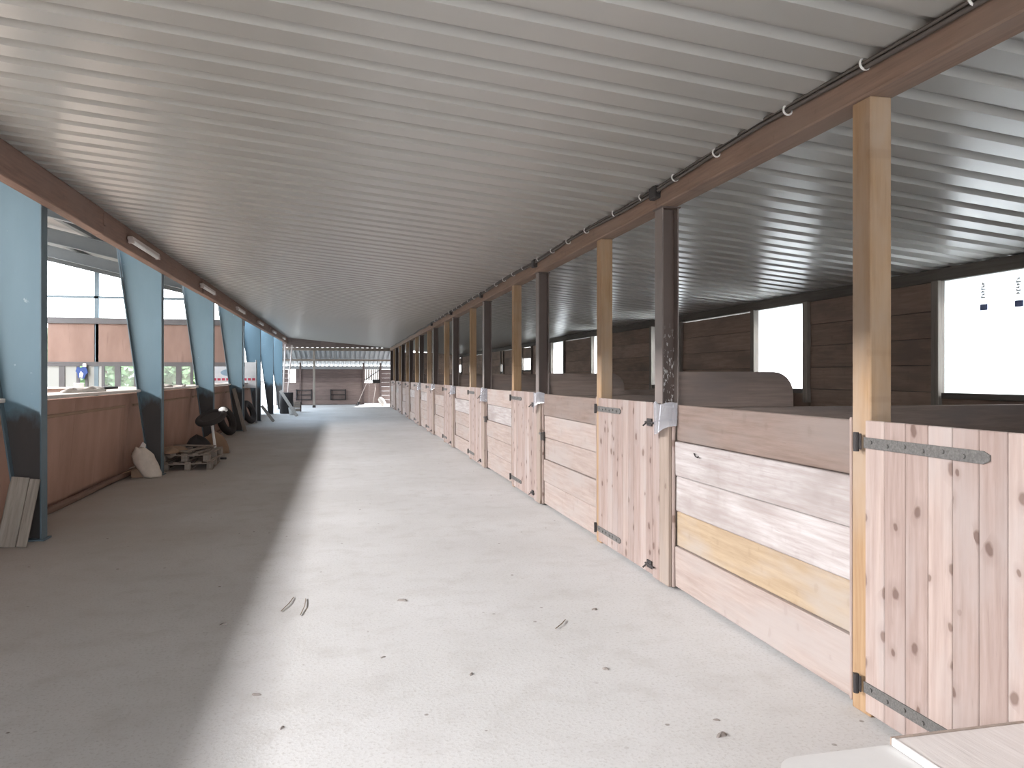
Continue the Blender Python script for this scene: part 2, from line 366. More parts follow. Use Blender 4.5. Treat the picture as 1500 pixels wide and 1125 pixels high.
ORD = ['nearest', 'second', 'third', 'fourth', 'fifth', 'sixth', 'seventh', 'eighth', 'ninth', 'tenth', 'eleventh', 'twelfth']

# ------------------------------------------------------------------ layout constants (metres)
XR = 2.41            # aisle face of the stall fronts
XL = -2.855          # aisle edge of the blue columns
XB = 6.05            # inner face of the back wall of the stalls
PER = 3.755; YD0 = 5.55; YW0 = 3.19          # far edges of steel posts and timber posts
NST = 10
YEND = 40.2; YS = -3.6
M_SL = 0.0935
def zc(x): return 3.29 - M_SL * x             # underside of the roof
YCOL = [-1.9, 3.1, 8.12, 13.09, 18.08, 23.06, 28.05, 33.03, 38.0]
YG = 25.2            # end gable of the hall

# ------------------------------------------------------------------ structure
floor = struct(obj('floor', MB().box(-3.9, 6.3, -4.8, 44.2, -0.2, 0.0), 'floor'))
# corrugated roof sheet over aisle and stalls
def corrugated(x0, x1, y0, y1, per, h, fz, along='X'):
    prof = []; y = y0
    while y < y1:
        prof += [(y, 0), (y + per * .60, 0), (y + per * .69, h), (y + per * .91, h)]; y += per
    prof.append((y, 0))
    mb = MB(); n = len(prof); vs = []
    xs = [x0 + (x1 - x0) * i / 3 for i in range(4)]
    for off in (0, 0.004):
        for x in xs: vs += [(x, a, fz(x) + b + off) for a, b in prof]
    R = len(xs); fs = []
    for L in (0, 1):
        for r in range(R - 1):
            for i in range(n - 1):
                a = (L * R + r) * n + i; fs.append((a, a + 1, a + 1 + n, a + n))
    for r in range(R - 1):
        for e in (0, n - 1):
            a = r * n + e; fs.append((a, a + n, a + n + R * n, a + R * n))
    for i in range(n - 1):
        for r in (0, R - 1):
            a = r * n + i; fs.append((a, a + 1, a + 1 + R * n, a + R * n))
    return mb.add(vs, fs)
ceiling = struct(obj('ceiling', corrugated(-3.05, 6.45, YS, YEND, 0.288, 0.042, zc), 'roof'))

# back wall of the stalls: header, jambs, membranes and planks
wall_r = struct(thing('wall_right', 'dark plank back wall of the stalls', 'wall')); del wall_r['category']
board('header_beam', XB - 0.02, XB + 0.12, YS, YEND, 2.585, 2.715, 'header', wall_r)
wins = [(5.40 + PER * 0.985 * k - 0.03, 6.60 + PER * 0.985 * k) for k in range(-1, 10)]
wins[2] = (8.95, 10.17)
wz = {}
for q in range(6, len(wins)):                       # the far ones are small hatches
    a_, b_ = wins[q]; wz[q] = (1.78, 2.2) if q % 2 == 0 else (1.75, 2.05)
    if q % 2: wins[q] = (b_ - .5, b_ - .1)
edges = [YS] + [e for a, b in wins for e in (a - 0.10, b + 0.10)] + [YEND]
rowz = [0.02 + 0.283 * i for i in range(9)]
for i in range(0, len(edges), 2):                      # full-height bays between windows
    y0, y1 = edges[i], edges[i + 1]
    if y1 - y0 < 0.1: continue
    for r, z in enumerate(rowz):
        top = z + 0.277 if r < 8 else (2.584 if i % 4 == 0 else 2.568)
        board('plank', XB + 0.012 * ((r * 7 + i) % 3) / 3, XB + 0.035, y0 + 0.001, y1 - 0.001, z, top, 'backwall', wall_r)
    board('sheathing', XB + .036, XB + .05, y0 - .005, y1 + .005, 0, 2.545, 'header', wall_r)
for n, (a, b) in enumerate(wins):
    w0, w1 = wz.get(n, (1.40, 2.60))
    for r in range(5):
        z = rowz[r]; board('plank', XB, XB + 0.035, a - 0.09, b + 0.09, z, z + (0.277 if r < 4 else 0.25), 'backwall', wall_r)
    board('sheathing', XB + .036, XB + .05, a - .1, b + .1, 0, 1.38, 'header', wall_r)
    if w0 > 1.5:
        board('plank', XB, XB + .04, a - .09, b + .09, 1.41, w0, 'backwall', wall_r); board('plank', XB, XB + .04, a - .09, b + .09, w1, 2.56, 'backwall', wall_r)
    wn = struct(obj('window_%d' % (n + 1), MB().box(XB + 0.030, XB + 0.033, a - 0.02, b + 0.02, w0 - .02, w1), 'membrane'))
    board('jamb', XB - 0.05, XB + 0.06, a - 0.10, a, 1.25, 2.59, 'jamb', wn)
    board('jamb', XB - 0.05, XB + 0.06, b, b + 0.10, 1.25, 2.59, 'jamb', wn)
    board('sill', XB - 0.06, XB + 0.05, a - 0.01, b - 0.05, w0 - .03, w0 + .03, 'header', wn)
    if n == 1:                                     # printing on the sheet: upright letters over a blue block
        for q, yy in enumerate((b - 0.49, b - 0.88)):
            board('blue_print', XB + 0.026, XB + 0.0285, yy - 0.045, yy + 0.045, 2.24, 2.30, 'printblue', wn, 0)
            s = MB()
            for u in range(6):
                zz = 2.36 + 0.026 * u; o_ = 0.012 * ((u * 5 + q) % 3)
                s.box(XB + 0.026, XB + 0.0285, yy - 0.02 + o_, yy + 0.032 - 0.01 * (u % 2), zz, zz + 0.011)
                s.box(XB + 0.026, XB + 0.0285, yy + 0.018 - o_, yy + 0.03 - o_, zz, zz + 0.021)
            obj('lettering', s, 'printgrey', wn)

# left kick wall of the riding hall, with ledge and skirting pole
wall_l = struct(thing('wall_left', 'orange brown plywood kick wall between blue columns', 'wall')); del wall_l['category']
for i in range(len(YCOL) - 1):
    y0, y1 = YCOL[i], YCOL[i + 1]
    if y0 > 29: break
    ymid = [y0, (y0 + y1) / 2, y1]
    for j in (0, 1):
        obj('panel', MB().prism([(-3.43, 0.0), (-3.33, 1.32), (-3.37, 1.32), (-3.47, 0.0)], 'Y', ymid[j] + 0.003, ymid[j + 1] - 0.003), 'orange', wall_l)
    obj('rail', MB().obox((-3.34, y0 + .2, 1.13), (-3.34, y1 - 0.3, 1.13), 0.05, 0.035, c=0.005), 'card', wall_l)
    board('ledge', -3.75, -3.24, y0 + .002, y1 - .002, 1.345, 1.385, 'ledge', wall_l)
    board('ledge_nosing', -3.238, -3.16, y0 + .17, y1 - .012, 1.345, 1.385, 'ledge', wall_l)
struct(obj('baseboard_left', MB().tube([(-3.34, y, 0.045 + 0.012 * math.sin(y * 1.7)) for y in [YS + 0.9 * k for k in range(34)]], 0.045, 8), 'beam_l', smooth=True))

# ------------------------------------------------------------------ riding hall (left)
def zr(x): return 3.80 + 0.234 * (-3.2 - x)           # underside of the rafters
XRIDGE = -13.0
struct(obj('floor_arena', MB().box(-23, -3.9, -16, YG, -0.22, -0.04), 'sand'))
RS = 0.62
struct(obj('ceiling_arena', MB().add([(-2.6, -16, zr(-2.6) + .40), (-2.6, YG + .3, zr(-2.6) + .40), (-11.7, YG + .3, zr(-11.7) + .40), (-11.7, -16, zr(-11.7) + .40),
      (-2.6, -16, zr(-2.6) + .46), (-2.6, YG + .3, zr(-2.6) + .46), (-11.7, YG + .3, zr(-11.7) + .46), (-11.7, -16, zr(-11.7) + .46)],
      [(0, 1, 2, 3), (4, 5, 6, 7), (0, 1, 5, 4), (1, 2, 6, 5), (2, 3, 7, 6), (3, 0, 4, 7)]), 'arena_roof'))
struct(obj('ceiling_arena_far', MB().prism([(-14.3, zr(-11.7) + .40), (-23.4, zr(-2.6) + .40), (-23.4, zr(-2.6) + .46), (-14.3, zr(-11.7) + .46)], 'Y', -16, YG + .3), 'arena_roof'))
struct(obj('skylight_ridge', MB().prism([(-11.6, zr(-11.7) + .47), (-13.0, zr(-13.0) + .49), (-14.4, zr(-11.7) + .47), (-14.4, zr(-11.7) + .475), (-13, zr(-13) + .5), (-11.6, zr(-11.7) + .475)], 'Y', -16, YG + .3), 'membrane'))
struct(obj('wall_arena_added', MB().box(-23.3, -3.3, -16.2, -16, 0, 5.0), 'orange_far'))  # unseen end wall, added to keep bluish sky light off the columns
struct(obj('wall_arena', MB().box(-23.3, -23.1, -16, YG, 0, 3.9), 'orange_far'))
for i, y in enumerate(YCOL):
    if i == 0: lab = 'blue tapered steel column and rafter behind the camera'
    else: lab = 'blue tapered steel column, %s along the aisle from the camera' % ORD[i - 1]
    if i == 2: lab = 'widest blue tapered steel column at the left edge, grey boards leaning on it'
    if i == 3: lab = 'blue tapered steel column with a slumped white sack at its foot'
    f = thing('steel_column', lab, 'column', (XL, y, 0), 0, 'blue steel columns of the riding hall')
    ztop = 4.0; fl = 0.155
    def wdt(z): return 0.18 + 0.132 * z
    zt2 = ztop + 0.1
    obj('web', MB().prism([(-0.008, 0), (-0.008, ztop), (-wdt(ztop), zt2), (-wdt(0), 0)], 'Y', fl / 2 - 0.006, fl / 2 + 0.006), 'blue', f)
    obj('aisle_flange', MB().box(-0.014, 0, 0, fl, 0, ztop, 0.002), 'bluedark', f)
    obj('outer_flange', MB().prism([(-wdt(0), 0), (-wdt(zt2), zt2), (-wdt(zt2) - 0.014, zt2), (-wdt(0) - 0.014, 0)], 'Y', 0, fl), 'bluedark', f)
    obj('base_plate', MB().box(-0.26, 0.03, -0.02, fl + 0.02, 0.0, 0.015), 'bluedark', f)
    if y < YG:
        xa, xb = -wdt(4.0), XRIDGE - XL
        r = MB()
        for (da, db, w0, w1) in ((0.0, 0.016, 0, fl), (0.30, 0.316, 0, fl), (0.0, 0.31, fl / 2 - .006, fl / 2 + .006)):
            r.prism([(xa, zr(XL + xa) + da), (xb, zr(XRIDGE) + da), (xb, zr(XRIDGE) + db), (xa, zr(XL + xa) + db)], 'Y', w0, w1)
        obj('rafter', r, 'rafter', f)
# purlins under the hall roof
for k, px in enumerate((-3.6, -5.4, -7.2, -9.0, -10.8)):
    o = obj('purlin', MB().box(px - .05, px + .05, -16, YG + .2, zr(px) + .317, zr(px) + .385), 'rafter')
    tag(o, 'grey steel purlin under the hall roof, number %s up from the eave' % ('one', 'two', 'three', 'four', 'five')[k], 'purlin', 'purlins of the hall roof')

# end gable
gab = struct(thing('wall_gable', 'hall end wall with orange panels', 'wall')); del gab['category']
def gz(ypx, d=23.3): return 1.6 + (551 - ypx) * d / 1100
gy = YG
xe = -3.05
xs_p = [xe, -4.55, -6.05, -7.38, -8.7, -10.2, -11.7, -13.2]
for a, b in zip(xs_p[:-1], xs_p[1:]):
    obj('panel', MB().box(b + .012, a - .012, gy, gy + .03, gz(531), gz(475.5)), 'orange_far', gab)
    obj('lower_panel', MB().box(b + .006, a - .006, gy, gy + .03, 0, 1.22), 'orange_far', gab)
obj('top_beam', MB().box(-23, xe, gy - .06, gy + .1, gz(475.5), gz(467), .005), 'darkframe', gab)
obj('lower_rail', MB().box(-13.2, xe, gy - .04, gy + .06, gz(532.5), gz(530.5)), 'darkframe', gab)
obj('sill', MB().box(-13.2, xe, gy - .08, gy + .08, 1.22, 1.27), 'ledge', gab)
obj('window_head', MB().box(-13.2, xe, gy - .03, gy + .06, gz(536.5), gz(532.4)), 'darkframe', gab)
obj('sky_rail', MB().box(-13.2, -3.6, gy, gy + .05, gz(438.6), gz(435.4)), 'bluedark', gab)
obj('gable_post', MB().box(-7.41, -7.29, gy + .0, gy + .1, 0, zr(-7.35) + .1), 'bluedark', gab)
obj('gable_post', MB().box(-11.0, -10.88, gy + .0, gy + .1, 0, zr(-11) + .1), 'bluedark', gab)
obj('gable_post', MB().box(-3.2, -3.06, gy - .05, gy + .1, 0, zr(-3.2) + .1), 'bluedark', gab)
obj('verge_rafter', MB().prism([(-3.1, zr(-3.1)), (-13, zr(-13)), (-13, zr(-13) + .32), (-3.1, zr(-3.1) + .32)], 'Y', gy - .08, gy + .08), 'rafter', gab)
mull = [-3.5, -4.62, -5.0, -5.72, -6.25, -6.75, -7.16, -7.62, -7.86, -8.3, -8.95]
for k, mx in enumerate(mull):
    wd = 0.16 if k in (2, 5, 9) else 0.08
    obj('mullion', MB().box(mx - wd / 2, mx + wd / 2, gy - .02, gy + .05, 1.27, gz(532)), 'darkframe', gab)
for k in range(len(mull) - 1):
    if k in (0, 7): continue
    a, b = mull[k], mull[k + 1]
    obj('pane', MB().box(b + .03, a - .03, gy + .012, gy + .018, 1.27, gz(532)), 'pane_dusty' if k >= 8 or k == 6 else 'pane', gab)

# ------------------------------------------------------------------ far end: lean-to behind the aisle
wall_e = struct(thing('wall_end', 'dark board wall closing the far end', 'wall')); del wall_e['category']
YE = 43.4
for r in range(8):
    z0 = 0.02 + 0.245 * r
    gaps = [(-3.6, -2.95), (-2.55, 1.12)] if z0 > 1.1 else [(-3.6, 1.12)]
    for a, b in gaps:
        board('board', a, b, YE, YE + .03, z0, z0 + 0.243, 'endwall' if z0 > 1.0 else 'endwall_low', wall_e)
    if z0 < 1.0: board('board', 2.15, 3.2, YE, YE + .03, z0, z0 + .238, 'endwall_low', wall_e)
board('backing', -3.6, 1.12, YE + .031, YE + .045, 0, 1.10, 'endwall', wall_e); board('backing', -2.55, 1.12, YE + .031, YE + .045, 1.1, 1.99, 'endwall', wall_e)
for r in range(4): board('board', 2.15, 3.2, YE, YE + .03, 1.0 + .245 * r, 1.0 + .245 * r + .243, 'endwall', wall_e)
board('top_rail', -3.6, 3.2, YE - .05, YE + .05, 1.99, 2.17, 'steelgrey', wall_e)
for px in (-2.3, 1.15, 2.1): board('stud', px - .05, px + .05, YE - .08, YE, 0, 2.35, 'endwall', wall_e)
wall_s = struct(thing('wall_stall_end', 'plank wall closing the last stall', 'wall')); del wall_s['category']
for r in range(10): board('plank', XR + .16, XB + .05, YEND - .12, YEND - .09, .02 + .283 * r, .02 + .283 * r + .2825, 'backwall', wall_s)
# lean-to roof with ribs running away from the camera
def leanto():
    prof = []; x = -3.8; per = 0.25
    while x < 3.6: prof += [(x, 0), (x + .09, 0), (x + .13, .10), (x + .21, .10)]; x += per
    n = len(prof); vs = []
    for off in (0, .006):
        for (y, z) in ((YEND - .6, 3.02), (YE + .9, 2.16)): vs += [(a, y, z + b + off) for a, b in prof]
    fs = []
    for L in (0, 2):
        for i in range(n - 1): fs.append((L * n + i, L * n + i + 1, (L + 1) * n + i + 1, (L + 1) * n + i))
    for i in range(n - 1):
        for r in (0, 1): fs.append((r * n + i, r * n + i + 1, (r + 2) * n + i + 1, (r + 2) * n + i))
    return MB().add(vs, fs)
struct(obj('ceiling_lean_to', leanto(), 'steelgrey'))
tag(obj('cross_beam', MB().box(-3.3, 2.6, YEND - .75, YEND - .60, 2.90, 3.05, .006), 'greywood_x'), 'grey cross beam at the far end of the aisle roof', 'beam')
tag(obj('lean_to_purlin', MB().box(-3.3, 2.6, YE - 1.5, YE - 1.38, 2.42, 2.52, .006), 'greywood_x'), 'thin grey purlin under the lean-to roof at the far end', 'beam')
for k in range(8):
    xa = -3.3 + .735 * k
    struct(obj('trim_%d' % (k + 1), MB().prism([(xa, 3.06), (xa + .735, 3.06), (xa + .735, zc(xa + .735) + .045), (xa, zc(xa) + .045)], 'Y', YEND - .72, YEND - .69), 'endwall_low'))
pf = thing('far_post', 'slim grey post standing alone at the far end of the aisle', 'post', (-1.42, YEND - .68, 0))
obj('shaft', MB().box(-.055, .055, -.055, .055, 0, 2.9, .006), 'greywood_z', pf); obj('foot', MB().box(-.08, .08, -.08, .08, 0, .12, .006), 'iron', pf)
for k, (hx, lab) in enumerate(((-2.1, 'left dark hay rack on the far end wall'), (-.25, 'right dark hay rack on the far end wall'))):
    h = thing('hay_rack', lab, 'hay rack', (hx, YE - .12, 0), 0, 'hay racks on the end wall')
    for z in (0.3, 0.56, 0.82): obj('rail', MB().box(-.42, .42, -.03, .03, z - .025, z + .025, .004), 'iron', h)
    for x in (-.40, .40): obj('upright', MB().box(x - .03, x + .03, -.03, .12, .26, .86, .004), 'iron', h)
gt = thing('braced_gate', 'pale slatted half gate with a diagonal brace at the far right', 'gate', (1.62, YE + .05, 0))
for z in (1.30, 2.0): obj('rail', MB().box(-.46, .46, -.03, .03, z - .03, z + .03), 'white', gt)
for k in range(9): obj('slat', MB().box(-.445 + .1 * k, -.365 + .1 * k, .03, .05, 1.34, 1.98), 'endwall_low', gt)
obj('brace', MB().obox((-.43, -.04, 1.34), (.43, -.04, 1.96), .03, .05), 'iron', gt)
for k in range(3): obj('lower_board', MB().box(-.45 + .30 * k, -.152 + .30 * k, 0, .03, .05, 1.22), 'endwall_low', gt)

# ------------------------------------------------------------------ beams
def beam_thing():
    b = thing('stall_beam', 'brown timber beam carried by the stall posts on the right', 'beam', (0, 0, 0))
    ys = [YS, 1.7] + [YD0 + PER * k - .07 for k in range(0, NST, 2)] + [YEND - .5]
    for a, c in zip(ys[:-1], ys[1:]): board('timber', XR - .02, XR + .13, a + .003, c - .003, 2.915, 3.075, 'beam', b, 0.008)
    return b
beam_thing()
lb = thing('hall_beam', 'reddish brown timber beam along the tops of the blue columns', 'beam', (0, 0, 0))
ys = [YS, 3.2, 9.6, 16.0, 23.1, 30.0, YEND - .5]
for i, (a, c) in enumerate(zip(ys[:-1], ys[1:])):
    dx = 0.012 * (i % 2)
    board('timber', XL + .005 + dx, XL + .125 + dx, a + .004, c - .004, 3.25, 3.545, 'beam_l', lb, 0.008)
    obj('joint_strap', MB().box(XL + .12, XL + .15, c - .05, c + .05, 3.36, 3.50, .004), 'beam_l', lb)
# cable and clips on the stall beam
cb = thing('electric_cable', 'dark electric cable clipped along the top of the stall beam', 'cable', (0, 0, 0))
pts = []; y = YS
while y < 38:
    pts.append((XR - .045, y, 3.045 + 0.010 * math.sin(y * 1.9) - 0.012 * abs(math.sin(y * .8)))); y += 0.3
obj('sheath', MB().tube(pts, 0.012, 6), 'cable', cb, smooth=True)
obj('sheath', MB().tube([(a - .004, b, c + .022) for a, b, c in pts], 0.009, 6), 'cable', cb, smooth=True)
clipm = MB().torus((0, 0, 0), 0.027, 0.006, Matrix.Rotation(math.pi / 2, 3, 'X'), 14, 6).mesh('clip', True)
y = 1.0
while y < 20: obj('clip', clipm, 'white', cb, (XR - .045, y, 3.05)); y += 0.62 if int(y * 3) % 2 else 0.8
for k in range(5):
    j = thing('junction_box', 'black junction box on the stall beam over the %s steel post' % ORD[k], 'junction box', (XR - .03, YD0 + PER * k - .1, 3.02))
    obj('housing', MB().box(-.04, .015, -.06, .06, -.045, .05, .008), 'iron', j)
    obj('cable_gland', MB().tube([(-.01, -.06, .0), (-.01, -.11, .02)], .014, 8), 'iron', j)
# batten lamps on the hall beam
for k in range(6):
    y0 = 10.55 + 5.03 * k
    L = thing('batten_lamp', 'white batten lamp on the hall beam, %s from the camera' % ORD[k], 'lamp', (XL + .14, y0, 3.335), 0, 'batten lamps on the hall beam')
    obj('housing', MB().box(0, .07, 0, 1.45, 0.03, .075, .006), 'lamp', L)
    obj('tube_cover', MB().tube([(.045, .03, .015), (.045, 1.42, .015)], .026, 10), 'white', L, smooth=True)
    for e in (0.0, 1.41): obj('end_cap', MB().box(.012, .08, e, e + .04, -.015, .035, .004), 'lamp', L)

# ------------------------------------------------------------------ stall fronts
def steel_post(k):
    y = YD0 + PER * k
    nm = 'out of view behind the camera' if k < 0 else ('%s from the camera' % ORD[k])
    lab = 'dark brown steel H-post at the stalls, ' + nm
    if k == 0: lab = 'nearest dark brown steel H-post, splashed white above the door'
    p = thing('steel_post', lab, 'post', (XR, y - .07, 0), 0, 'brown steel posts of the stall row')
    mt = 'brown_splash' if k == 0 else 'brown'
    obj('web', MB().box(.010, .130, -.004, .004, 0, 2.915), mt, p)
    obj('aisle_flange', MB().box(0, .011, -.07, .07, 0, 2.915, .002), 'flange', p)
    obj('stall_flange', MB().box(.129, .140, -.07, .07, 0, 2.915, .002), 'flange', p)
    obj('head_plate', MB().box(-.01, .15, -.08, .08, 2.903, 2.915), mt, p)
    # lower wooden casing
    board('casing_board', -.030, -.002, -.250, -.085, .02, 1.37, 'casing', p)
    board('casing_board', -.030, -.002, -.083, .045, .02, 1.385, 'door', p)
    board('casing_side', -.002, .075, -.247, -.222, .02, 1.36, 'casing', p)
    board('casing_batten', -.002, .02, -.270, -.247, .02, 1.355, 'door_b', p)
    board('casing_batten', .078, .10, -.24, -.21, .02, 1.36, 'door', p)
    return p
def timber_post(k):
    y = YW0 + PER * k
    lab = 'honey brown square timber post, %s from the camera' % ORD[k]
    p = thing('timber_post', lab, 'post', (XR, y - .065, 0), 0, 'timber hinge posts of the stall row')
    obj('shaft', MB().box(0, .115, -.065, .065, 0, 2.915, .005), 'post', p)
    board('edge_strip', -.004, .02, .066, .082, 0.03, 1.40, 'door_b', p)
    return p
BOLT = MB().tube([(0, 0, 0), (-.006, 0, 0)], .009, 8).mesh('bolt')
def strap(parent, y, z, L, near):
    h = obj('strap_hinge', MB().prism([(0, -.025), (-L + .03, -.025), (-L, -.01), (-L, .012), (-L + .03, .025), (0, .025)], 'X', -.006, 0), 'galv', parent, (-.001, y, z))
    if near:
        for q in range(6): obj('bolt', BOLT, 'galv', h, (-.006, -.05 - q * L / 6.6, .004 * (-1) ** q))
    obj('hinge_pin', MB().tube([(-.012, .045, -.045), (-.012, .045, .045)], .013, 8).box(-.008, 0, .02, .075, -.035, .04, .002), 'iron', h)
    return h
def door(k):
    yb = YW0 + PER * k - .13; ya = YD0 + PER * (k - 1) + .0 - 0.02
    names = ['nearest pale vertical board stall door at the right edge, with a long strap hinge']
    lab = names[0] if k == 0 else 'pale vertical board stall door, %s from the camera' % ORD[k]
    d = thing('stall_gate', lab, 'door', (XR, yb, 0), 0, 'half doors of the stall row')
    n = 10; wd = (yb - ya) / n
    for i in range(n):
        z1 = 1.395 + 0.004 * ((i * 5 + k) % 3)
        board('board', -.030 + 0.0012 * ((i * 3 + k) % 3), -.002, -(i + 1) * wd + .0012, -i * wd - .0012, .035, 1.393, 'door' if (i + k) % 3 else 'door_b', d, 0.0035, (0, 0, 0))
    for z in (.30, 1.1): board('ledger', .0, .035, -(yb - ya) + .05, -.03, z - .06, z + .06, 'casing', d)
    s1 = strap(d, -.0, 1.29, 0.70 if k == 0 else .60, k < 3); s1.location.x = -.031
    s2 = strap(d, -.0, 0.15, 0.70 if k == 0 else .60, k < 3); s2.location.x = -.031
    for z, nm in ((1.235, 'latch'), (.11, 'foot_bolt')):
        yy = -(yb - ya) + .04
        l = obj(nm, MB().box(-.012, 0, -.045, .045, -.03, .03, .003).tube([(-.02, -.11, 0), (-.02, .05, 0)], .008, 8).tube([(-.02, .02, 0), (-.05, .03, -.03)], .007, 6), 'iron', d, (-.031, yy, z))
    return d
def front_panel(k):
    y0 = YW0 + PER * k + .015; y1 = YD0 + PER * k - .345
    lab = 'horizontal plank stall front between posts, %s from the camera' % ORD[k]
    if k == 0: lab = 'nearest stall front of five wide planks, whitewashed and tan'
    p = thing('plank_barrier', lab, 'stall front', (XR, y0, 0), 0, 'plank fronts of the stall row')
    mats = ['plank_pink', 'plank_tan', 'plank_white', 'plank_white', 'plank_brown'] if k == 0 else ['plank_pink', 'plank_pink', 'plank_pink', 'plank_white', 'plank_pink']
    if k and k % 3 == 1: mats = ['plank_pink'] * 4 + ['plank_brown']
    if k == 0: zz = [.03, .335, .595, .858, 1.117, 1.39]
    else: zz = [.03, .31, .58, .85, 1.12, 1.385]
    for r in range(5):
        rx = 0.008 * ((r * 2 + k) % 3)
        board('plank', .012 + rx, .05 + rx, 0, y1 - y0, zz[r], zz[r + 1] - .005, mats[r], p, 0.006, (0, 0.012 * ((r + k) % 3 - 1), 0))
    return p
def partition(k):
    y = YD0 + PER * k - .07
    nm = ORD[k] + ' from the camera' if k >= 0 else 'before the nearest door'
    p = thing('stall_partition', 'dark plank partition between stalls with a raised rounded end, ' + nm, 'partition', (XR + .145, y, 0), 0, 'partitions between the stalls')
    L = XB - XR - .15
    for r in range(5): board('plank', 0.003, L, -.022, .022, .02 + .267 * r, .02 + .267 * r + .263, 'partition', p)
    pts = [(0.0, 1.358), (1.02, 1.358), (1.02, 1.46)]
    for a in range(0, 91, 15): pts.append((0.84 + .18 * math.cos(math.radians(a)), 1.46 + .175 * math.sin(math.radians(a))))
    pts.append((0.0, 1.635))
    obj('raised_board', MB().prism(pts, 'Y', -.024, .02), 'partition', p)
    return p
def sleeve(k):
    y = YD0 + PER * k - .215
    s = thing('card_sleeve', 'clear plastic card sleeve hanging on the %s steel post' % ORD[k], 'plastic sleeve', (XR - .034, y, 1.375), 0, 'plastic sleeves on the stall posts')
    mb = MB(); nu, nv = 9, 9; vs = []
    for L in (0, 1):
        for j in range(nv):
            v = j / (nv - 1)
            for i in range(nu):
                u = i / (nu - 1)
                yy = .10 - u * .26 - .03 * v * (1 - u)
                bend = -.012 - .028 * math.sin(u * 2.6 + .3) * (0.4 + v) + (.30 * max(0, u - .62) ** 1.4)
                zz = .02 - v * (.27 - .10 * u * v - (.06 * math.sin(k * 2.1) if k else 0) * u) + .012 * math.sin(u * 9 + k)
                vs.append((bend + L * .0025 - .012, yy, zz))
    fs = []
    for L in (0, 1):
        for j in range(nv - 1):
            for i in range(nu - 1):
                a = L * nu * nv + j * nu + i; fs.append((a, a + 1, a + 1 + nu, a + nu))
    obj('pouch', mb.add(vs, fs), 'sleeve', s, smooth=True)
    obj('hem', MB().tube([(-.02 - .03 * math.sin(u * 2.6 + .3) + .30 * max(0, u - .62) ** 1.4 - .003, .10 - u * .26 - .015 * (1 - u), -.13 + .03 * u) for u in [q / 8 for q in range(9)]], .003, 6), 'sleeve', s)
    obj('nail', MB().tube([(.01, .05, .012), (-.03, .05, .014)], .004, 6), 'iron', s)
for k in range(-1, NST): steel_post(k); partition(k)
for k in range(NST): timber_post(k); door(k); front_panel(k)
for k in range(NST - 1):
    if k < 6: sleeve(k)
# plank front behind the camera
pb = thing('plank_barrier', 'plank stall front beside the camera, out of view', 'stall front', (XR, -.5, 0), 0, 'plank fronts of the stall row')
for r in range(5): board('plank', 0.012, .05, -1.2, 1.95, .03 + .272 * r, .03 + .272 * r + .267, 'plank_pink', pb)
# hooks and brackets on the fronts
for k, (lab) in ((1, 'small black iron bracket on the second stall front'), (2, 'small black iron bracket on the third stall front')):
    y = YD0 + PER * k - .33
    b = thing('iron_bracket', lab, 'bracket', (XR + .012, y, .86), 0, 'iron brackets on the stall fronts')
    obj('plate', MB().box(-.012, .004, -.05, .05, -.055, .055, .003), 'iron', b)
    obj('arm', MB().box(-.05, -.012, -.05, -.03, -.05, .05, .003).box(-.055, -.04, -.06, .02, .02, .045, .003), 'galv', b)
hk = tag(obj('wire_hook', MB().tube([(0, .05, .01), (-.015, .03, .016), (-.02, .0, .0), (-.015, -.025, -.006), (-.02, -.045, .004)], .0045, 6), 'iron', None, (XR + .01, 4.83, 1.04), smooth=True),
         'bent wire hook on the whitewashed plank of the nearest stall front', 'hook')

# ------------------------------------------------------------------ things on the left
# grey boards leaning on the first visible column
for k, (dx, wd, h, dy) in enumerate(((0.0, .15, .66, 0.0), (.135, .085, .64, -.02), (-.05, .10, .60, .045))):
    o = obj('loose_board', MB().box(-wd / 2, wd / 2, -.013, .013, 0, h, .004), 'greywood_z', None, (-3.06 + dx, 7.86 + dy, 0.004), (math.radians(-17), math.radians(7), math.radians(8)))
    tag(o, ('widest grey weathered board leaning at the foot of the left edge column', 'narrow grey board leaning to the right of the widest leaning board', 'short grey board half hidden behind the leaning boards')[k], 'board', 'boards leaning on the column')
# sack at the second column
def blob(fn, nu=20, nv=12):
    vs = [fn(2 * math.pi * i / nu, j / (nv - 1)) for j in range(nv) for i in range(nu)]
    fs = [(j * nu + i, j * nu + (i + 1) % nu, (j + 1) * nu + (i + 1) % nu, (j + 1) * nu + i) for j in range(nv - 1) for i in range(nu)]
    fs += [tuple(range(nu)), tuple(range((nv - 1) * nu, nv * nu))]
    return MB().add(vs, fs)
def sack_fn(a, t):
    r = .135 * (1.0 + .25 * math.sin(t * 3.1)) * (1 - .55 * max(0, t - .75) / .25) * (1 + .08 * math.sin(3 * a + 7 * t) + .05 * math.sin(7 * a - 9 * t))
    return (r * 1.0 * math.cos(a) - .20 * t, r * .7 * math.sin(a) + .06 * t, .46 * t + .01 + .02 * math.sin(2 * a) * t)
sk = thing('paper_sack', 'slumped white paper sack leaning against the foot of a blue column', 'sack', (-2.93, 12.80, 0))
obj('body', blob(sack_fn), 'paper', sk, smooth=True)
obj('torn_top', MB().add([(-.12, .05, .40), (-.22, .08, .45), (-.16, .09, .56), (-.11, .07, .52), (-.12, .06, .40), (-.22, .09, .45), (-.16, .10, .56), (-.11, .08, .52)], [(0, 1, 2, 3), (4, 5, 6, 7), (0, 1, 5, 4), (1, 2, 6, 5), (2, 3, 7, 6), (3, 0, 4, 7)]), 'rag', sk)
cbx = thing('cardboard_box', 'flattened brown cardboard box behind the white sack', 'box', (-3.13, 12.86, 0), .1)
obj('body', MB().box(-.12, .06, -.02, .14, 0, .14, .006), 'card', cbx)
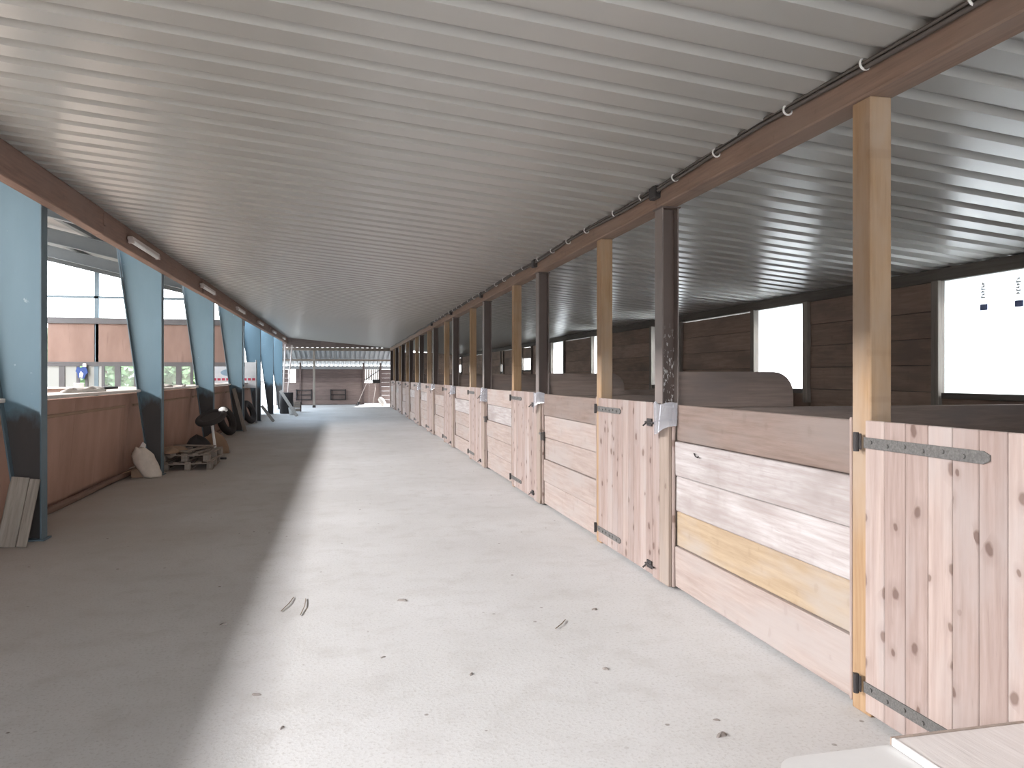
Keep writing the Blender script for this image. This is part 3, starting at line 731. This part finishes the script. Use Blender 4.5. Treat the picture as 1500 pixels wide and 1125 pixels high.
obj('flap', MB().obox((-.14, .05, .15), (.10, .05, .23), .24, .006), 'paper', cbx); obj('flap', MB().obox((-.19, -.16, .11), (-.05, -.16, .15), .28, .006), 'card', cbx)
# stacked pallets
def pallet(z, lab, rz):
    p = thing('pallet', lab, 'pallet', (-2.60, 14.25, z), rz, 'pallets stacked by the kick wall')
    for i in range(3):
        x = -.40 + .35 * i
        board('bottom_board', x, x + .10, -.6, .6, 0, .022, 'greywood_y', p)
        for y in (-.6, -.0725, .455): board('block', x, x + .10, y, y + .145, .022, .10, 'greywood_z', p)
    for y in (-.6, -.0725, .455): board('stringer', -.40, .40, y, y + .145, .10, .122, 'greywood_x', p)
    for i in range(5): x = -.40 + .176 * i; board('deck_board', x, x + .097, -.6, .6, .122, .144, 'greywood_y', p)
pallet(0.0, 'lower of two grey wooden pallets stacked by the kick wall', 0.05)
pallet(.1445, 'upper of two grey wooden pallets, scrap boards on top', -0.04)
for k, (x, y, rz, L, wd, dz) in enumerate(((-2.75, 14.3, .3, 1.1, .12, 0), (-2.5, 14.15, -.35, 1.0, .10, .02), (-2.62, 14.55, 1.2, .75, .14, .04), (-2.35, 14.45, .1, .9, .09, 0))):
    o = obj('scrap_board', MB().box(-wd / 2, wd / 2, -L / 2, L / 2, 0, .02, .003), 'greywood_y', None, (x, y, .292 + dz), (0, .02 * k, rz))
    tag(o, ('scrap board on the pallets, slanting, nearest the kick wall', 'scrap board on the pallets slanting the other way', 'short scrap board lying across the other scrap boards', 'scrap board along the aisle edge of the pallets')[k], 'board', 'scrap boards on the pallets')
def rag_fn(a, t):
    r = .30 * math.sqrt(max(0, 1 - t * t)) * (1 + .2 * math.sin(3 * a) + .1 * math.sin(5 * a + 2)) + .004
    return (r * .8 * math.cos(a), r * math.sin(a), .09 * t + .02 * math.sin(4 * a) * t)
tag(obj('old_blanket', blob(rag_fn, 24, 7), 'card', None, (-2.86, 13.85, .30), smooth=True), 'crumpled brown cloth heap at the near corner of the pallets', 'cloth')
# stool standing behind the pallets
st = thing('round_stool', 'black round stool with a white leg standing behind the pallets', 'stool', (-2.42, 15.35, 0))
R_ = Matrix.Rotation(math.radians(24), 3, 'X') @ Matrix.Rotation(math.radians(-14), 3, 'Y')
obj('seat_rim', MB().torus((-.05, 0, .80), .235, .06, R_, 30, 10, .9), 'dark', st, smooth=True)
obj('seat_pad', MB().add([R_ @ Vector((.24 * math.cos(2 * math.pi * i / 24), .24 * math.sin(2 * math.pi * i / 24), dz)) + Vector((-.05, 0, .80)) for dz in (-.02, .02) for i in range(24)],
    [tuple(range(24)), tuple(range(24, 48))] + [(i, (i + 1) % 24, 24 + (i + 1) % 24, 24 + i) for i in range(24)]), 'dark', st)
obj('leg', MB().tube([(-.04, 0, .74), (.06, -.05, .03)], .026, 10), 'white', st, smooth=True)
obj('foot', MB().obox((-.20, -.05, .02), (.24, -.05, .02), .05, .035, c=.006).obox((.03, -.24, .02), (.03, .2, .02), .05, .035, c=.006), 'iron', st)
def white_fn(a, t): return (.085 * math.cos(a) * math.sqrt(max(0, 1 - t ** 2)) + .001 * math.cos(a), .085 * math.sin(a) * math.sqrt(max(0, 1 - t ** 2)), .07 * t)
tag(obj('knitted_hat', blob(white_fn, 16, 7), 'white', None, (-2.27, 15.48, .93), (math.radians(20), 0, 0), smooth=True), 'small white cap lying on the rim of the black stool', 'cap')
def pile_fn(a, t):
    r = .34 * math.sqrt(max(0, 1 - t * t)) * (1 + .18 * math.sin(3 * a + 1) + .12 * math.sin(6 * a)) + .004
    return (r * .7 * math.cos(a), r * math.sin(a), .42 * t * (1 + .1 * math.sin(2 * a)))
tag(obj('feed_sack', blob(pile_fn, 24, 8), 'dark', None, (-2.80, 15.75, 0), smooth=True), 'dark filled feed sack by the kick wall behind the stool', 'sack')
tag(obj('feed_sack', blob(pile_fn, 24, 8), 'card', None, (-2.62, 16.75, 0), (0, 0, 1), smooth=True), 'brown lumpy sack lying beyond the stool', 'sack')
# tyres leaning on the wall further on
for k, (x, y, lab) in enumerate(((-3.05, 21.4, 'black tyre leaning on the kick wall past the fourth column'), (-3.08, 26.5, 'black tyre leaning on the kick wall near the far end'))):
    t_ = thing('tyre', lab, 'tyre', (x, y, 0), 0, 'tyres along the kick wall')
    Rt = Matrix.Rotation(math.radians(70), 3, 'Y') @ Matrix.Rotation(.3, 3, 'X')
    obj('tread', MB().torus((0, 0, .40), .31, .10, Rt, 30, 10), 'dark', t_, smooth=True)
    obj('rim', MB().torus((0, 0, .40), .20, .025, Rt, 24, 8), 'iron', t_, smooth=True)
def lean(name, p0, p1, wd, th, mat, lab, cat):
    return tag(obj(name, MB().obox(p0, p1, wd, th, (0, 1, 0), .003), mat), lab, cat)
lean('leaning_plank', (-2.72, 22.6, .02), (-3.05, 22.75, 1.25), .10, .03, 'greywood_z', 'long grey plank leaning on the fourth blue column', 'plank')
lean('leaning_plank', (-2.35, 27.4, .02), (-2.80, 27.9, 0.55), .10, .03, 'greywood_z', 'short plank leaning at the foot of the fifth column', 'plank')
lean('leaning_plank', (-1.78, 31.0, .02), (-2.5, 32.2, 1.0), .12, .03, 'greywood_z', 'brown plank propped out from the far left corner', 'plank')
for k, (a, b) in enumerate((((-2.75, 36.6, 0), (-2.62, 36.7, 3.1)), ((-2.55, 36.2, 0), (-2.30, 36.4, 3.05)))):
    pl = thing('metal_pole', ('upright pale metal pole at the far left corner', 'pale metal pole tilting beside the upright one at the far left')[k], 'pole', a)
    d = Vector(b) - Vector(a)
    obj('shaft', MB().tube([(0, 0, 0), d], .035, 8), 'lamp', pl, smooth=True); obj('foot', MB().box(-.06, .06, -.06, .06, 0, .02), 'iron', pl)
br = thing('barrel', 'dark barrel standing at the far left corner', 'barrel', (-2.35, 33.5, 0))
obj('drum', MB().tube([(0, 0, .0), (0, 0, .03), (0, 0, .3), (0, 0, .33), (0, 0, .6), (0, 0, .88)], [.26, .28, .28, .295, .28, .28], 20), 'dark', br, smooth=True)
obj('lid', MB().tube([(0, 0, .88), (0, 0, .90)], .27, 20), 'iron', br)
tag(obj('white_bucket', MB().tube([(0, 0, 0), (0, 0, .28), (0, 0, .30)], [.11, .145, .15], 16), 'white', None, (-2.05, 32.4, 0), smooth=True), 'white bucket on the floor at the far left', 'bucket')
bx = thing('crate', 'brown slatted crate on the floor at the far left corner', 'crate', (-2.1, 34.6, 0))
for z in (.05, .2, .35): obj('slat', MB().box(-.3, .3, -.25, -.23, z, z + .11, .003).box(-.3, .3, .23, .25, z, z + .11, .003), 'greywood_x', bx)
for x in (-.3, .27): obj('end', MB().box(x, x + .03, -.25, .25, .03, .47, .003), 'endwall_low', bx)
# things on the ledge
def crumple(nm, x, y, sx, sy, h, mat, lab, cat):
    def fn(a, t):
        r = math.sqrt(max(0, 1 - t * t)) * (1 + .25 * math.sin(3 * a + x * 9) + .15 * math.sin(5 * a + y)) + .01
        return (sx * r * math.cos(a), sy * r * math.sin(a), h * t * (1 + .3 * math.sin(3 * a)))
    return tag(obj(nm, blob(fn, 22, 6), mat, None, (x, y, 1.386), smooth=True), lab, cat)
crumple('white_rag', -3.45, 10.9, .11, .28, .05, 'rag', 'crumpled white rag on the sunlit ledge left of the white box', 'rag')
crumple('white_rag', -3.42, 11.55, .12, .22, .06, 'rag', 'crumpled white rag on the sunlit ledge right of the white box', 'rag')
lb_ = thing('small_box', 'small white box standing on the sunlit ledge', 'box', (-3.48, 11.2, 1.385), .3)
obj('body', MB().box(-.06, .06, -.055, .055, 0, .11, .004), 'white', lb_); obj('lid', MB().box(-.063, .063, -.058, .058, .11, .125, .003), 'whiteedge', lb_)
tag(obj('dark_stick', MB().tube([(-3.60, 11.6, 1.41), (-3.45, 12.85, 1.42)], .02, 8), 'dark', None, smooth=True), 'dark stick lying along the ledge before the second column', 'stick')
crumple('white_rag', -3.45, 15.9, .13, .5, .05, 'rag', 'white cloth strewn on the ledge between second and third column', 'rag')
tag(obj('ledge_board', MB().box(-.09, .09, -.5, .5, 0, .02, .003), 'ledge', None, (-3.40, 17.2, 1.386), (0, 0, .12)), 'loose pale board on the ledge before the third column', 'board')
crumple('white_rag', -3.44, 20.6, .12, .5, .05, 'rag', 'white cloth on the ledge between third and fourth column', 'rag')
# blue cloth hung in the end window, banner
bc = thing('blue_cloth', 'blue and white cloth hanging in the hall end window', 'cloth', (-7.72, YG - .10, 1.55))
obj('fabric', MB().prism([(-.10, 0), (.06, -.03), (.12, .10), (.17, .16), (.13, .30), (.05, .34), (-.02, .30), (-.12, .33), (-.17, .20), (-.12, .14)], 'Y', -.03, .03), 'bluecloth', bc)
obj('white_trim', MB().prism([(-.06, .02), (.02, .0), (.05, .12), (-.02, .2), (-.05, .14)], 'Y', -.04, -.031), 'white', bc); obj('white_collar', MB().box(.03, .13, -.04, .04, .33, .43, .01), 'white', bc)
bn = thing('banner', 'white banner with a grey oval and a red line beyond the hall corner', 'banner', (-3.75, YG + 1.9, 1.2))
obj('sheet', MB().box(-.85, .85, -.008, .008, .0, .88), 'white', bn)
obj('oval', MB().prism([(.30 * math.cos(a) - .0, .52 + .12 * math.sin(a)) for a in [2 * math.pi * i / 24 for i in range(24)]], 'Y', -.014, -.009), 'bluegrey', bn)
rl = MB()
for q in range(12): rl.box(-.82 + .14 * q, -.72 + .14 * q, -.014, -.009, .25, .33)
obj('red_lettering', rl, 'red', bn)
for x in (-.85, .85): obj('pole', MB().tube([(x, .03, -1.2), (x, .03, .95)], .03, 8), 'steelgrey', bn)

# ------------------------------------------------------------------ near right corner: trunk and panel
tk = thing('pale_trunk', 'pale grey low trunk with rounded corner at the bottom right edge', 'trunk', (1.37, 1.2, 0))
rp_ = [(0.10 - .10 * math.cos(math.radians(a)), 1.03 - .10 + .10 * math.sin(math.radians(a))) for a in range(0, 91, 15)]
lidp = rp_ + [(.52, 1.03), (.52, 0), (0, 0)]
obj('lid', MB().prism(lidp, 'Z', .305, .335), 'pale', tk)
obj('body', MB().box(.03, .50, .03, .99, 0, .305, .01), 'pale', tk)
obj('edge_strip', MB().box(-.006, .004, 0.0, .94, .30, .338, .002), 'whiteedge', tk)
pn = thing('flat_panel', 'pale wooden panel with white edging lying beside the nearest door', 'panel', (1.84, 1.2, 0))
obj('sheet', MB().box(0, .535, 0, 1.015, .340, .362, .003), 'palewood', pn)
obj('white_edging', MB().box(-.014, 0, 0, 1.015, .339, .366, .003), 'whiteedge', pn)
obj('dark_edge', MB().box(-.014, .535, 1.015, 1.023, .339, .367, .002), 'casing', pn)
cr = thing('support_crate', 'low crate carrying the pale panel beside the nearest door', 'crate', (1.90, 1.3, 0))
for z in (.02, .13, .24): obj('slat', MB().box(0, .42, 0, .02, z, z + .09, .003), 'greywood_x', cr); obj('slat', MB().box(0, .42, .80, .82, z, z + .09, .003), 'greywood_x', cr)
for x in (0, .40): obj('side', MB().box(x, x + .02, .02, .80, .02, .339, .003), 'greywood_y', cr)

# far right tools
def tool(nm, lab, cat, p, q, head, mat='lamp'):
    t_ = thing(nm, lab, cat, p); d = Vector(q) - Vector(p)
    obj('handle', MB().tube([(0, 0, 0.02), d], .018, 8), mat, t_, smooth=True); obj('head', head, 'dark', t_); return t_
tool('broom', 'broom leaning head up by the last stall', 'broom', (1.55, 40.4, 0), (1.75, 40.7, 1.35), MB().box(0.0, .42, .25, .33, 1.22, 1.42, .02))
tool('shovel', 'pale handled shovel leaning at a slant by the last stall', 'shovel', (0.75, 41.5, 0), (1.45, 42.9, 1.55), MB().obox((-.02, 0, .0), (.12, .08, .2), .26, .02, c=.005))
wb = thing('white_bag', 'white sack standing by the last stall post', 'sack', (2.15, 40.6, 0)); obj('body', blob(sack_fn), 'rag', wb, smooth=True); obj('tie', MB().torus((-.19, .06, .43), .05, .012), 'twig', wb)

# ------------------------------------------------------------------ outside
struct(obj('ground', MB().box(-90, 90, -60, 140, -.4, -.23), 'gravel'))
def tree(x, y, h, r, mat, lab):
    t_ = thing('tree', lab, 'tree', (x, y, -.23), 0, 'trees beyond the hall')
    obj('trunk', MB().tube([(0, 0, 0), (.05, 0, h * .3), (-.05, .05, h * .75)], [.16, .12, .05], 8), 'bark', t_, smooth=True)
    rnd = random.Random(int(x * 100 + y)); mb = MB()
    for i in range(1500):
        z = rnd.random(); rr = r * (math.sin(math.pi * min(1, .12 + z * .88)) ** .7) * rnd.random() ** .4
        a = rnd.random() * 6.283; c = Vector((rr * math.cos(a), rr * math.sin(a), h * (.12 + .88 * z)))
        u = Vector((rnd.gauss(0, 1), rnd.gauss(0, 1), rnd.gauss(0, 1))).normalized(); v = u.orthogonal().normalized(); s = .10 + .12 * rnd.random()
        mb.add([c - u * s, c + v * s * .6, c + u * s, c - v * s * .6], [(0, 1, 2, 3)])
    o = obj('foliage', mb, mat, t_); o['kind'] = 'stuff'
tree(-9.3, 33, 3.6, 1.5, 'leaf', 'pale green tree behind the hall end window beside the gable post')
tree(-7.1, 37, 3.2, 1.3, 'leaf2', 'grey green shrub seen in the hall end window right of the post')
tree(-11.9, 35, 3.8, 1.5, 'leaf2', 'grey green tree at the left of the hall end window')
tree(-6.0, 31, 2.6, 0.9, 'leaf', 'bright green bush between the second and third blue columns')

# ------------------------------------------------------------------ crumbs on the floor
def floorpt(px, py):
    d = 1.6 * F / (py - 551); xc = (px - 750) * d / F
    c, s = math.cos(YAW), math.sin(YAW)
    return (xc * c + d * s, -xc * s + d * c)
CRUMB = ['flat dark crumb alone on the floor in the middle of the aisle', 'dark crumb on the edge of the shadow at the left', 'dark crumb at the lower left of the sunlit floor',
         'largest dark crumb, near the foot of the nearest timber post', 'dark crumb in front of the nearest plank front', 'small crumb below the crumb before the nearest plank front',
         'tiny crumb just above the largest crumb at the right', 'tiny crumb right of the aisle middle, near the camera', 'tiny crumb left of the aisle middle, near the camera', 'tiny crumb lowest on the left, near the camera']
for k, (px, py, s) in enumerate(((590, 880, .03), (327, 915, .022), (375, 1018, .02), (1057, 1077, .028), (871, 893, .022), (887, 980, .02), (1050, 1055, .015), (690, 988, .016), (561, 963, .014), (413, 1066, .014))):
    X, Y = floorpt(px, py); rnd = random.Random(k)
    def fn(a, t): 
        r = math.sqrt(max(0, 1 - t * t)) * (1 + .3 * math.sin(2 * a + k) + .2 * math.sin(3 * a + 2 * k)) + .01
        return (s * r * math.cos(a), s * .55 * r * math.sin(a), s * .5 * t)
    tag(obj('dirt_clod', blob(fn, 12, 5), 'clod', None, (X, Y, 0), (0, 0, rnd.random() * 3)), CRUMB[k], 'dirt clod', 'crumbs of dirt on the aisle floor')
for k, (a, b) in enumerate((((448, 878), (440, 902)), ((430, 876), (412, 896)), ((828, 909), (814, 922)))):
    p, q = floorpt(*a), floorpt(*b)
    tag(obj('twig', MB().tube([(p[0], p[1], .006), ((p[0] + q[0]) / 2 + .01, (p[1] + q[1]) / 2, .01), (q[0], q[1], .006)], .003, 6), 'twig', None), 
        ('thicker of two twigs lying side by side on the sunlit floor', 'thinner twig left of the other one on the sunlit floor', 'short twig on the floor before the nearest stall front')[k], 'twig')
